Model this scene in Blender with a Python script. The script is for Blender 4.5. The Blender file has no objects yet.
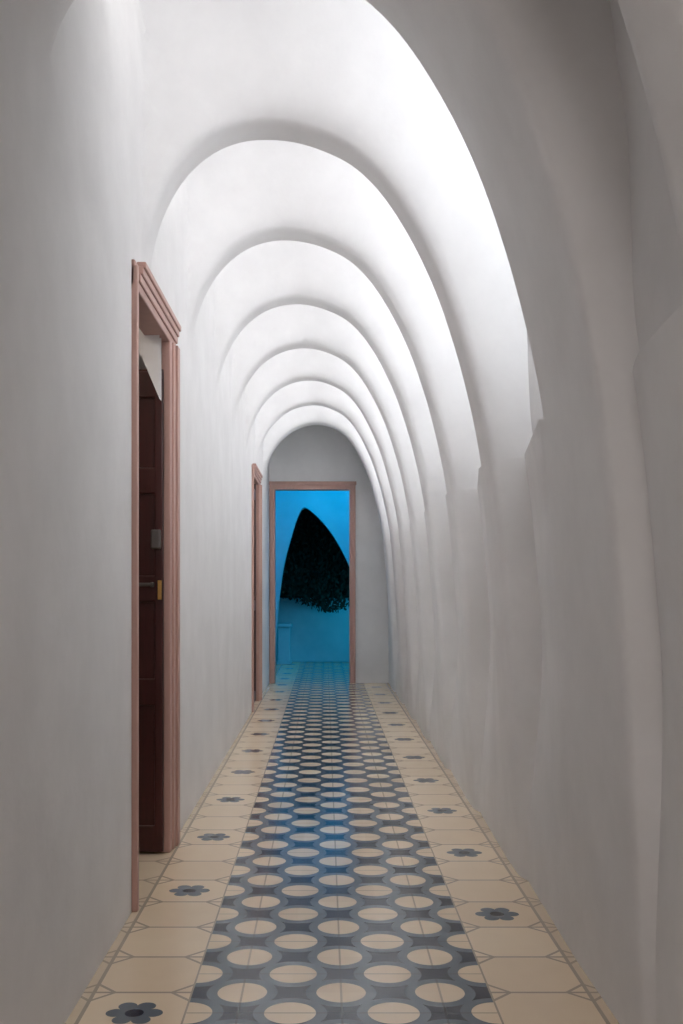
import bpy, bmesh, math, random
from mathutils import Vector
random.seed(4)
S = bpy.context.scene
COL = S.collection
try:
    S.view_settings.view_transform = 'Standard'
    S.view_settings.look = 'None'
except Exception as ex: print(ex)

# ---------------------------------------------------------------- helpers
def new_mat(name):
    m = bpy.data.materials.new(name); m.use_nodes = True
    nt = m.node_tree
    return m, nt, nt.nodes['Principled BSDF']

def plaster(name, col, col2, bump=0.25, scale=3.0, rough=0.75):
    m, nt, b = new_mat(name)
    tc = nt.nodes.new('ShaderNodeTexCoord')
    n1 = nt.nodes.new('ShaderNodeTexNoise'); n1.inputs['Scale'].default_value = scale
    n1.inputs['Detail'].default_value = 6; n1.inputs['Roughness'].default_value = .6
    r = nt.nodes.new('ShaderNodeValToRGB')
    r.color_ramp.elements[0].position = .35; r.color_ramp.elements[0].color = (*col2, 1)
    r.color_ramp.elements[1].position = .65; r.color_ramp.elements[1].color = (*col, 1)
    n2 = nt.nodes.new('ShaderNodeTexNoise'); n2.inputs['Scale'].default_value = 45
    n2.inputs['Detail'].default_value = 5
    n3 = nt.nodes.new('ShaderNodeTexNoise'); n3.inputs['Scale'].default_value = 5
    n3.inputs['Detail'].default_value = 3
    bp = nt.nodes.new('ShaderNodeBump'); bp.inputs['Strength'].default_value = bump
    bp.inputs['Distance'].default_value = .006
    bp2 = nt.nodes.new('ShaderNodeBump'); bp2.inputs['Strength'].default_value = bump
    bp2.inputs['Distance'].default_value = .04
    L = nt.links.new
    for n in (n1, n2, n3): L(tc.outputs['Object'], n.inputs['Vector'])
    L(n1.outputs['Fac'], r.inputs['Fac']); L(r.outputs['Color'], b.inputs['Base Color'])
    L(n2.outputs['Fac'], bp.inputs['Height']); L(n3.outputs['Fac'], bp2.inputs['Height'])
    L(bp2.outputs['Normal'], bp.inputs['Normal']); L(bp.outputs['Normal'], b.inputs['Normal'])
    b.inputs['Roughness'].default_value = rough
    b.inputs['Specular IOR Level'].default_value = .3
    return m

def simple(name, col, rough=.5, metal=0, var=.15, scale=8, stretch=(1, 1, 1)):
    m, nt, b = new_mat(name)
    tc = nt.nodes.new('ShaderNodeTexCoord'); mp = nt.nodes.new('ShaderNodeMapping')
    mp.inputs['Scale'].default_value = stretch
    n = nt.nodes.new('ShaderNodeTexNoise'); n.inputs['Scale'].default_value = scale
    n.inputs['Detail'].default_value = 5
    r = nt.nodes.new('ShaderNodeValToRGB')
    r.color_ramp.elements[0].color = tuple(c*(1-var) for c in col)+(1,)
    r.color_ramp.elements[1].color = tuple(min(1, c*(1+var)) for c in col)+(1,)
    L = nt.links.new
    L(tc.outputs['Object'], mp.inputs['Vector']); L(mp.outputs['Vector'], n.inputs['Vector'])
    L(n.outputs['Fac'], r.inputs['Fac']); L(r.outputs['Color'], b.inputs['Base Color'])
    b.inputs['Roughness'].default_value = rough; b.inputs['Metallic'].default_value = metal
    return m

def mesh_obj(name, verts, faces, mat, smooth=False, parent=None, ang=50):
    me = bpy.data.meshes.new(name); me.from_pydata(verts, [], faces); me.update()
    if mat: me.materials.append(mat)
    o = bpy.data.objects.new(name, me); COL.objects.link(o)
    if smooth:
        me.shade_smooth()
        me.set_sharp_from_angle(angle=math.radians(ang))
    if parent: o.parent = parent
    return o

def boxes(name, lst, mat, bevel=0.0, parent=None):
    bm = bmesh.new()
    for (x0, x1, y0, y1, z0, z1) in lst:
        r = bmesh.ops.create_cube(bm, size=1)
        for v in r['verts']:
            v.co = Vector(((x0+x1)/2+v.co.x*(x1-x0), (y0+y1)/2+v.co.y*(y1-y0), (z0+z1)/2+v.co.z*(z1-z0)))
    me = bpy.data.meshes.new(name); bm.to_mesh(me); bm.free()
    me.materials.append(mat)
    o = bpy.data.objects.new(name, me); COL.objects.link(o)
    if bevel:
        md = o.modifiers.new('bevel', 'BEVEL'); md.width = bevel; md.segments = 3; md.limit_method = 'ANGLE'
    if parent: o.parent = parent
    return o

def empty(name, loc=(0, 0, 0)):
    e = bpy.data.objects.new(name, None); COL.objects.link(e); e.location = loc
    e.empty_display_size = .1
    return e

# ---------------------------------------------------------------- floor material
T = 0.27; UX = 0.044; VY = 3.463
def floor_material():
    m, nt, b = new_mat('hydraulic_tile')
    L = nt.links.new
    def M(op, a, b_=None, c=None):
        n = nt.nodes.new('ShaderNodeMath'); n.operation = op
        for i, v in enumerate((a, b_, c)):
            if v is None: continue
            if isinstance(v, (int, float)): n.inputs[i].default_value = v
            else: L(v, n.inputs[i])
        return n.outputs[0]
    def MIX(f, A, B):
        n = nt.nodes.new('ShaderNodeMix'); n.data_type = 'RGBA'
        if isinstance(f, (int, float)): n.inputs[0].default_value = f
        else: L(f, n.inputs[0])
        for i, v in ((6, A), (7, B)):
            if isinstance(v, tuple): n.inputs[i].default_value = (*v, 1)
            else: L(v, n.inputs[i])
        return n.outputs[2]
    tc = nt.nodes.new('ShaderNodeTexCoord'); sx = nt.nodes.new('ShaderNodeSeparateXYZ')
    L(tc.outputs['Object'], sx.inputs[0])
    u = M('DIVIDE', M('SUBTRACT', sx.outputs['X'], UX), T)
    v = M('DIVIDE', M('SUBTRACT', sx.outputs['Y'], VY), T)
    def near(a): return M('SUBTRACT', a, M('ROUND', a))
    ui, vi = near(u), near(v)
    uh = M('SUBTRACT', M('FRACT', u), .5); vh = M('SUBTRACT', M('FRACT', v), .5)
    def ln(a, c): return M('SQRT', M('ADD', M('MULTIPLY', a, a), M('MULTIPLY', c, c)))
    d = M('MINIMUM', ln(ui, vh), ln(uh, vi))
    nz = nt.nodes.new('ShaderNodeTexNoise'); nz.inputs['Scale'].default_value = 9; nz.inputs['Detail'].default_value = 6
    L(tc.outputs['Object'], nz.inputs['Vector'])
    wn = nt.nodes.new('ShaderNodeTexWhiteNoise'); wn.noise_dimensions = '2D'
    cb = nt.nodes.new('ShaderNodeCombineXYZ'); L(M('ROUND', u), cb.inputs[0]); L(M('ROUND', v), cb.inputs[1])
    L(cb.outputs[0], wn.inputs['Vector'])
    var = M('ADD', M('MULTIPLY', nz.outputs['Fac'], .5), M('MULTIPLY', wn.outputs['Value'], .5))
    cream = MIX(var, (.73, .57, .40), (.86, .71, .52))
    grey = MIX(var, (.105, .13, .155), (.165, .195, .225))
    navy = MIX(var, (.006, .013, .030), (.020, .034, .062))
    centre = MIX(M('GREATER_THAN', d, .25), cream, grey)
    centre = MIX(M('GREATER_THAN', d, .358), centre, navy)
    gl = M('MINIMUM', M('ABSOLUTE', near(M('MULTIPLY', u, 1))), M('ABSOLUTE', near(v)))
    cj = M('LESS_THAN', gl, .011)
    centre = MIX(M('MULTIPLY', cj, .5), centre, (.10, .09, .08))
    au, av = M('ABSOLUTE', ui), M('ABSOLUTE', vi)
    sm = M('ADD', au, av)
    line = M('MAXIMUM', M('GREATER_THAN', M('MAXIMUM', au, av), .480),
             M('MULTIPLY', M('GREATER_THAN', sm, .76), M('LESS_THAN', sm, .81)))
    border = MIX(M('MULTIPLY', line, .7), cream, (.22, .20, .18))
    ang = M('ARCTAN2', vi, ui)
    rad = ln(ui, vi)
    pet = M('ADD', .17, M('MULTIPLY', .105, M('POWER', M('ABSOLUTE', M('COSINE', M('MULTIPLY', ang, 3))), .6)))
    fl = M('LESS_THAN', rad, pet)
    vr = M('ROUND', v)
    right = M('GREATER_THAN', u, 0)
    left = M('SUBTRACT', 1, right)
    neg = M('LESS_THAN', vr, -.5)
    negf = M('LESS_THAN', vr, -3.5)
    phase = M('ADD', M('MULTIPLY', right, M('MULTIPLY', negf, 2)), M('MULTIPLY', left, M('SUBTRACT', 1, neg)))
    md = M('FLOORED_MODULO', M('SUBTRACT', vr, phase), 3)
    isf = M('LESS_THAN', md, .5)
    gap = M('MULTIPLY', right, M('MULTIPLY', neg, M('SUBTRACT', 1, negf)))
    fl = M('MULTIPLY', M('MULTIPLY', fl, isf), M('SUBTRACT', 1, gap))
    fl = M('MULTIPLY', fl, M('LESS_THAN', M('ABSOLUTE', M('SUBTRACT', M('ABSOLUTE', u), 2)), .5))
    border = MIX(fl, border, MIX(M('LESS_THAN', rad, .09), grey, navy))
    absu = M('ABSOLUTE', u)
    col = MIX(M('LESS_THAN', absu, 1.5), border, centre)
    col = MIX(M('MULTIPLY', M('GREATER_THAN', absu, 2.52), .35), col, (.45, .36, .27))
    L(col, b.inputs['Base Color'])
    rg = M('ADD', .14, M('MULTIPLY', nz.outputs['Fac'], .06))
    L(rg, b.inputs['Roughness'])
    bp = nt.nodes.new('ShaderNodeBump'); bp.inputs['Strength'].default_value = .03; bp.inputs['Distance'].default_value = .01
    L(nz.outputs['Fac'], bp.inputs['Height']); L(bp.outputs['Normal'], b.inputs['Normal'])
    return m

M_wall = plaster('white_plaster', (.80, .785, .78), (.74, .725, .72), bump=.10)
M_blue_lit = plaster('blue_lit_plaster', (.26, .54, .66), (.22, .48, .60), bump=.12)  # white plaster with the room's blue light tinted into its colour
M_floor = floor_material()
M_frame = simple('pink_brown_painted_wood', (.48, .29, .245), .5, var=.12, scale=6, stretch=(4, 4, .5))
M_leaf = simple('dark_mahogany', (.045, .008, .007), .35, var=.4, scale=10, stretch=(6, 6, .6))
M_metal = simple('dull_metal', (.16, .15, .145), .4, 1)
M_brass = simple('brass', (.7, .45, .15), .3, 1)
M_dark = simple('unlit_black', (.004, .005, .007), .9)  # near-black colour standing in for missing light
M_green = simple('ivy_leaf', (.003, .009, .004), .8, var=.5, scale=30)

# ---------------------------------------------------------------- arch geometry
ZA = 2.92; XL = -0.66; XR = 0.747; PITCH = 1.19; Y2 = 4.06; ZL = 2.20; LEDGE = 1.64
def xa(Y): return max(-.27, min(-.06, -.22+.0195*(Y-4.06)))
RP = [(0, 0), (.2, .013), (.38, .046), (.54, .110), (.69, .208), (.812, .335), (.892, .47), (.942, .64), (.974, .82), (1, 1)]
def catmull(P, n):
    out = []
    Q = [(-P[1][0], P[1][1])]+P+[(2*P[-1][0]-P[-2][0], 2*P[-1][1]-P[-2][1])]
    for i in range(1, len(Q)-2):
        p0, p1, p2, p3 = Q[i-1:i+3]
        for k in range(n):
            t = k/n
            out.append(tuple(.5*((2*p1[j])+(-p0[j]+p2[j])*t+(2*p0[j]-5*p1[j]+4*p2[j]-p3[j])*t*t+(-p0[j]+3*p1[j]-3*p2[j]+p3[j])*t**3) for j in (0, 1)))
    out.append(P[-1]); return out
RPS = catmull(RP, 8)
def curve(Y):
    c = xa(Y); pts = []
    a = c-XL; b_ = ZA-ZL
    NL = 24
    for i in range(NL):
        th = math.pi/2*i/NL
        pts.append((c-a*math.cos(th), ZL+b_*math.sin(th)))
    W = XR-c
    for (uu, dd) in RPS: pts.append((c+W*uu, ZA*(1-dd)))
    return pts
ref = curve(5.0)
def sstep(a, b_, x):
    t = max(0, min(1, (x-a)/(b_-a))); return t*t*(3-2*t)
def lerp_tab(tab, t):
    for (t0, v0), (t1, v1) in zip(tab, tab[1:]):
        if t0 <= t <= t1: return v0+(v1-v0)*(t-t0)/(t1-t0)
    return tab[-1][1]
ledge_i = min(i for i, p in enumerate(ref) if i > 30 and p[1] < LEDGE)
P_TOP = [(0, 0), (.05, 0), (.08, .01), (.10, .05), (.115, .14), (.13, .35), (.15, .68), (.19, .9), (.28, 1), (.42, 1), (.58, .98), (.72, .9), (.83, .78),
      (.91, .63), (.955, .50), (.985, .40), (1.02, .25), (1.04, .16), (1.055, .095), (1.08, .03), (1.10, .006), (1.13, 0), (1.19, 0)]
P_SIDE = [(0, 0), (.08, 0), (.10, .06), (.115, .25), (.13, .55), (.15, .72), (.19, .80), (.28, .84), (.58, .92), (.91, .99), (.985, 1), (1.02, .45), (1.04, .17), (1.055, .07),
          (1.08, .015), (1.10, 0), (1.13, 0), (1.19, 0)]
P_FLAT = [(0, 0), (.08, 0), (.10, .12), (.115, .5), (.13, .85), (.15, 1), (.985, 1), (1.02, .45), (1.04, .17), (1.055, .07),
          (1.08, .015), (1.10, 0), (1.13, 0), (1.19, 0)]
P_LOW = [(0, 0), (.09, 0), (.15, .0), (.91, .64), (.955, .72), (.985, .76), (1.02, .42), (1.04, .16), (1.055, .07), (1.08, .015), (1.10, 0), (1.13, 0), (1.19, 0)]
LOWA = .165
TT = [0, .05, .08, .10, .115, .13, .15, .19, .28, .42, .58, .72, .83, .91, .955, .985, 1.02, 1.04, 1.055, 1.08, 1.10, 1.13]
stations = []       # Y, t, upper scale, lower scale, right-side compression
Yr = [Y2+PITCH*k for k in range(-5, 7)]
for k, y in enumerate(Yr):
    if k == len(Yr)-1:
        for t in TT:
            if t <= .6: stations.append((y+t, t, .6, .6, 0))
    elif k == 3:
        for t in TT: stations.append((y+t, t, .8, .6, t*.33*sstep(.2, 1.0, t)))
        stations.append((y+1.15, 1.13, 0, 0, .18))
    else:
        sl = 1 if k > 3 else .6
        for t in TT: stations.append((y+t, t, sl, sl, 0))
stations.append((12.06, .6, .6, .6, 0))
SK = .28
def ring(st, part):
    Y, t, su, slw, cmp_ = st
    pts = curve(Y); n = len(pts); out = []
    c = xa(Y)
    otop, oside, olow, oflat = lerp_tab(P_TOP, t)*su, lerp_tab(P_SIDE, t)*su, lerp_tab(P_LOW, t)*slw, lerp_tab(P_FLAT, t)*slw
    skf = SK*(1-sstep(10.8, 12.0, Y))+.27*(1-sstep(2.9, 3.9, Y))
    for i, (x, z) in enumerate(pts):
        a = pts[max(0, i-1)]; b_ = pts[min(n-1, i+1)]
        tx, tz = b_[0]-a[0], b_[1]-a[1]; l = math.hypot(tx, tz)
        nx, nz = -tz/l, tx/l
        if i == 0: nx, nz = -1, 0
        lf = max(0, min(1, (c-x)/(c-XL)))
        yy = Y-cmp_*(1-lf)
        if part == 'up':
            if i > ledge_i: break
            side = sstep(2.9, 2.5, z) if x > c else 0
            o = otop*(1-side)+oside*side
            d = o*.58
            if x > c:
                d = o*(.58-.30*sstep(2.9, 2.2, z))
                w_ = sstep(2.35, LEDGE, z)
                d = d*(1-w_)+oflat*LOWA*w_
                nz *= .1+.9*sstep(LEDGE, 2.3, z)
                if w_ > .99: nx, nz = 1, 0
            X = max(x+nx*d, XL); Z = z+nz*d
            out.append((X, yy-skf*lf**1.5, Z))
        else:
            if i < ledge_i: continue
            fade = .18+.82*sstep(0, 1.0, z)
            out.append((x+olow*LOWA*fade, yy, z))
    if part == 'up':
        out.append(ring(st, 'low')[0])
    return out
def grid(name, rows, mat, ang=50):
    n = len(rows[0]); vs = [p for r in rows for p in r]; fs = []
    for j in range(len(rows)-1):
        for i in range(n-1):
            fs.append((j*n+i, (j+1)*n+i, (j+1)*n+i+1, j*n+i+1))
    return mesh_obj(name, vs, fs, mat, smooth=True, ang=ang)
grid('ceiling', [ring(s, 'up') for s in stations], M_wall, ang=32)
grid('wall_right', [ring(s, 'low') for s in stations], M_wall, ang=26)
Y0 = stations[0][0]

boxes('floor', [(-1.9, 1.9, Y0-.1, 17.2, -.12, 0)], M_floor)

# ---------------------------------------------------------------- left wall with two openings
D1 = (3.56, 4.28); D2 = (9.25, 10.10); DT = 2.15; WT = .06
boxes('wall_left', [(XL-WT, XL, Y0, D1[0], 0, ZL+.002), (XL-WT, XL, D1[0], D1[1], DT, ZL+.002), (XL-WT, XL, D1[1], D2[0], 0, ZL+.002),
                    (XL-WT, XL, D2[0], D2[1], DT, ZL+.002), (XL-WT, XL, D2[1], 12.06, 0, ZL+.002)], M_wall)

def side_door_frame(name, y0, y1, w0, w1, top):
    e = empty(name)
    def casing(nm, ya, yb, z0, z1, inner_hi):
        w = yb-ya
        if inner_hi:
            L_ = [(XL-.08, XL+.010, ya, yb, z0, z1), (XL, XL+.020, ya, ya+w*.38, z0, z1), (XL, XL+.015, ya+w*.38, ya+w*.7, z0, z1)]
        else:
            L_ = [(XL-.08, XL+.012, ya, yb, z0, z1), (XL, XL+.030, yb-w*.38, yb, z0, z1), (XL, XL+.02, yb-w*.7, yb-w*.38, z0, z1)]
        boxes(nm, L_, M_frame, .005, e)
    casing('jamb_near', y0-w0, y0+.005, 0, top+.06, True)
    casing('jamb_far', y1-.01, y1+w1, 0, top, False)
    boxes('header', [(XL-.08, XL+.012, y0-w0, y1+w1, top-.01, top+.08), (XL, XL+.020, y0-.02, y1+w1+.003, top+.02, top+.05),
                     (XL, XL+.034, y0+.01, y1+w1+.008, top+.075, top+.10), (XL, XL+.026, y0-.005, y1+w1+.005, top+.05, top+.08)], M_frame, .005, e)
    return e
side_door_frame('door_frame', D1[0], D1[1], .08, .16, DT)
side_door_frame('door_frame', D2[0], D2[1], .08, .14, DT)

def door_leaf(name, yf, x0, x1, h):
    e = empty(name)
    boxes('leaf_panel', [(x0, x1, yf+.012, yf+.034, .01, h)], M_leaf, 0, e)
    st = .035
    L_ = [(x0, x0+.09, yf, yf+.045, .01, h), (x1-st, x1, yf, yf+.045, .01, h)]
    for z in (.01, .62, 1.05, 1.5, h-.12): L_.append((x0, x1, yf+.001, yf+.044, z, z+.11))
    boxes('stiles_and_rails', L_, M_leaf, .006, e)
    boxes('lock_box', [(x1-.045, x1-.005, yf-.03, yf, 1.27, 1.35)], M_metal, .006, e)
    boxes('strike_plate', [(x1-.02, x1-.004, yf-.006, yf, 1.06, 1.14)], M_brass, .002, e)
    boxes('lever_handle', [(x1-.10, x1-.03, yf-.045, yf-.033, 1.115, 1.13), (x1-.045, x1-.033, yf-.045, yf, 1.112, 1.132)], M_metal, .004, e)
    return e
door_leaf('mahogany_door', 4.24, -1.35, -.675, 2.02)
e2 = empty('mahogany_door')
boxes('leaf_panel', [(XL-.06, XL-.035, D2[0], D2[1], .01, DT)], M_leaf, 0, e2)
boxes('stiles_and_rails', [(XL-.065, XL-.02, D2[0], D2[0]+.1, .01, DT), (XL-.065, XL-.02, D2[1]-.1, D2[1], .01, DT)] +
      [(XL-.065, XL-.021, D2[0], D2[1], z, z+.1) for z in (.01, .9, 1.98)], M_leaf, .005, e2)

boxes('wall_side_room', [(-1.88, -1.82, 2.6, 5.2, 0, 2.6), (-1.88, XL-WT-.02, 2.54, 2.6, 0, 2.6), (-1.88, XL-WT-.02, 5.2, 5.26, 0, 2.6)], M_wall)
boxes('ceiling_side_room', [(-1.88, XL-WT, 2.54, 5.26, 2.6, 2.66)], M_wall)
vs, fs = [], []
NN = 20
for i in range(NN+1):
    f = i/NN; x = -.675-(.5)*f
    zb = 1.88+.42*math.sin(min(1, f*1.8)*math.pi*.5)
    vs += [(x, 4.16, zb), (x, 4.16, 2.55), (x, 4.21, zb), (x, 4.21, 2.55)]
for i in range(NN):
    a = 4*i; b_ = a+4
    fs += [(a, b_, b_+1, a+1), (a+2, a+3, b_+3, b_+2), (a, a+2, b_+2, b_)]
mesh_obj('trim_arch_side_room', vs, fs, M_wall)

# ---------------------------------------------------------------- end wall and doorway
YE = 12.06; EX0, EX1, ET = -.605, .305, 2.30
boxes('wall_end', [(-1.3, EX0, YE, YE+.12, 0, 3.7), (EX1, 1.5, YE, YE+.12, 0, 3.7), (EX0, EX1, YE, YE+.12, ET, 3.7)], M_wall)
e = empty('doorway_frame')
boxes('jamb_left', [(EX0-.05, EX0+.015, YE-.03, YE+.13, 0, ET), (EX0-.05, EX0-.02, YE-.045, YE, 0, ET)], M_frame, .004, e)
boxes('jamb_right', [(EX1-.015, EX1+.055, YE-.03, YE+.13, 0, ET), (EX1+.022, EX1+.055, YE-.045, YE, 0, ET)], M_frame, .004, e)
boxes('header', [(EX0-.05, EX1+.055, YE-.03, YE+.13, ET-.015, ET+.06), (EX0-.06, EX1+.065, YE-.05, YE, ET+.04, ET+.08)], M_frame, .004, e)
boxes('wall_back', [(-1.3, 1.5, Y0-.1, Y0, 0, 3.7)], M_wall)

# ---------------------------------------------------------------- blue room
BX0, BX1 = -1.3, 1.5; YA = 14.0
boxes('wall_blue_room_left', [(BX0-.06, BX0, YE+.12, 16.84, 0, 3.2)], M_blue_lit)
boxes('wall_blue_room_right', [(BX1, BX1+.06, YE+.12, 16.84, 0, 3.2)], M_blue_lit)
boxes('ceiling_blue_room', [(BX0, BX1, YE+.12, 16.84, 3.2, 3.26)], M_blue_lit)
boxes('dark_back_wall', [(BX0, BX1, 16.84, 16.9, 0, 3.2)], M_dark)  # back wall, coloured black to read as unlit space past the arch
def px(x, y, Y): return ((x-325)*Y/1020, 1.1+(590-y)*Y/1020)
op = [px(275, 671, YA), px(276, 640, YA), px(279, 600, YA), px(284, 565, YA), px(291, 538, YA), px(297, 519, YA), px(303, 508, YA), px(311, 511, YA),
      px(326, 526, YA), px(340, 547, YA), px(352, 573, YA), px(361, 605, YA), px(367, 640, YA), px(370, 671, YA)]
op[0] = (op[0][0], 0); op[-1] = (op[-1][0], 0)
ops = []
Q = [op[0]]+op+[op[-1]]
for i in range(1, len(Q)-2):
    for k in range(5):
        t = k/5; p0, p1, p2, p3 = Q[i-1:i+3]
        ops.append(tuple(.5*((2*p1[j])+(-p0[j]+p2[j])*t+(2*p0[j]-5*p1[j]+4*p2[j]-p3[j])*t*t+(-p0[j]+3*p1[j]-3*p2[j]+p3[j])*t**3) for j in (0, 1)))
ops.append(op[-1])
vs, fs = [], []
n = len(ops)
ia = max(range(n), key=lambda i: ops[i][1])
OX0, OX1, OZ = BX0+.004, BX1-.004, 3.196
def outer(i):
    x, z = ops[i]
    if i <= ia:
        f = i/ia
        return (OX0, z) if f < .75 else (OX0+(x-OX0)*((f-.75)/.25), OZ if f > .76 else z)
    f = (i-ia)/(n-1-ia)
    return (OX1, z) if f > .25 else (x+(OX1-x)*(f/.25), OZ if f < .24 else z)
for i, (x, z) in enumerate(ops):
    ox, oz = outer(i)
    vs += [(x, YA, z), (ox, YA, oz), (x, YA+.18, z)]
for i in range(n-1):
    a, b_ = 3*i, 3*i+3
    fs += [(a, a+1, b_+1, b_), (a, b_, b_+2, a+2)]
mesh_obj('arch_blue_room', vs, fs, M_blue_lit)
boxes('parapet_wall', [(BX0+.004, BX1-.004, 15.6, 15.72, 0, .93), (BX0+.004, BX1-.004, 15.57, 15.75, .93, .98)], M_blue_lit, .01)
boxes('pedestal', [(-.70, -.52, 15.1, 15.35, 0, .55), (-.73, -.49, 15.07, 15.38, .55, .60), (-.72, -.5, 15.08, 15.37, 0, .06)], M_blue_lit, .01)
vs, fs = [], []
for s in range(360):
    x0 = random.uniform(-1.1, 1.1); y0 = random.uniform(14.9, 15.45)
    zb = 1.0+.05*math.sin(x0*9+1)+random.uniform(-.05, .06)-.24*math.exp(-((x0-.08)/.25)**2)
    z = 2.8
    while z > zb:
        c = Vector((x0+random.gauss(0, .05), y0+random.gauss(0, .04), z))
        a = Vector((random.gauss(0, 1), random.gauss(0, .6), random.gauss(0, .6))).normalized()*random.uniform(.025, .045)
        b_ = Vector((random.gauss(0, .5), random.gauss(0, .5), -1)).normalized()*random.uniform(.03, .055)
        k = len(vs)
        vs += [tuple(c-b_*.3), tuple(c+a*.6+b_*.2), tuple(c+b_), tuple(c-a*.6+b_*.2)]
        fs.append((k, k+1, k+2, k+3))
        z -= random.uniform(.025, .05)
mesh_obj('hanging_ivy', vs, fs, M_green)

# ---------------------------------------------------------------- lights
def area(name, loc, direction, size, power, col, sy=None):
    l = bpy.data.lights.new(name, 'AREA'); l.energy = power; l.color = col
    l.shape = 'RECTANGLE'; l.size = size; l.size_y = sy or size
    o = bpy.data.objects.new(name, l); COL.objects.link(o)
    o.location = loc; o.rotation_euler = Vector(direction).to_track_quat('-Z', 'Y').to_euler()
    return o
def on_curve(Y, i, off):
    p = curve(Y); a, b_ = p[i-1], p[i+1]
    tx, tz = b_[0]-a[0], b_[1]-a[1]; l = math.hypot(tx, tz)
    nx, nz = -tz/l, tx/l
    return p[i][0]+nx*off, p[i][1]+nz*off, nx, nz
idx_z = lambda zz: min(range(30, len(ref)), key=lambda i: abs(ref[i][1]-zz))
for k in range(4, 11):
    y = Yr[k]
    for (i, off, p, fw, dy, up) in ((15, .24, .8 if k > 4 else .35, .9, .13, 0), (24, .34, .45, 1.0, .22, 0), (36, .26, 1.3, .6, .22, 0), (idx_z(2.62), .10, 3.5, .2, .26, 0),
                                (idx_z(2.25), .05, 3.9, .14, .26, .1), (idx_z(1.86), .02, 3.4, .2, .26, .5)):
        x, z, nx, nz = on_curve(y, i, off)
        area('cove_lamp', (x, y+dy, z), (nx, fw, nz+up), .16, p, (.88, .94, 1), .06)
    area('vault_fill', (xa(y)+.05, y+.36, 3.34), (0, .1, -1), .3, 2.4, (1, .97, .95), .2)  # added fill per bay, hidden behind the rib, brightens walls and floor
area('rear_fill', (0.0, -.9, 2.75), (0, .55, -1), .9, 31, (1, .95, .925))  # added fill light behind the camera for the near walls
area('side_room_fill', (-1.2, 3.4, 2.5), (.2, .4, -1), .3, 3, (1, .85, .7))  # added warm fill, out of view, brightens the side room interior
area('blue_room_light', (.2, 12.9, 3.1), (0, .3, -1), .8, 52, (.0, .33, .58))
area('blue_room_light', (.95, 14.4, .75), (-.75, 1, -.25), .3, 10, (.01, .42, .64))  # added light, hidden behind the arch wall, turns the parapet blue
w = bpy.data.worlds.new('world'); S.world = w; w.use_nodes = True
w.node_tree.nodes['Background'].inputs[0].default_value = (.05, .055, .065, 1)

# ---------------------------------------------------------------- camera
cd = bpy.data.cameras.new('camera'); cam = bpy.data.objects.new('camera', cd); COL.objects.link(cam)
cam.location = (0, 0, 1.1); cam.rotation_euler = (math.pi/2, 0, 0)
cd.sensor_width = 36; cd.lens = 36*1020/1024
cd.shift_x = 16.5/1024; cd.shift_y = 78/1024; cd.clip_start = .05
S.camera = cam
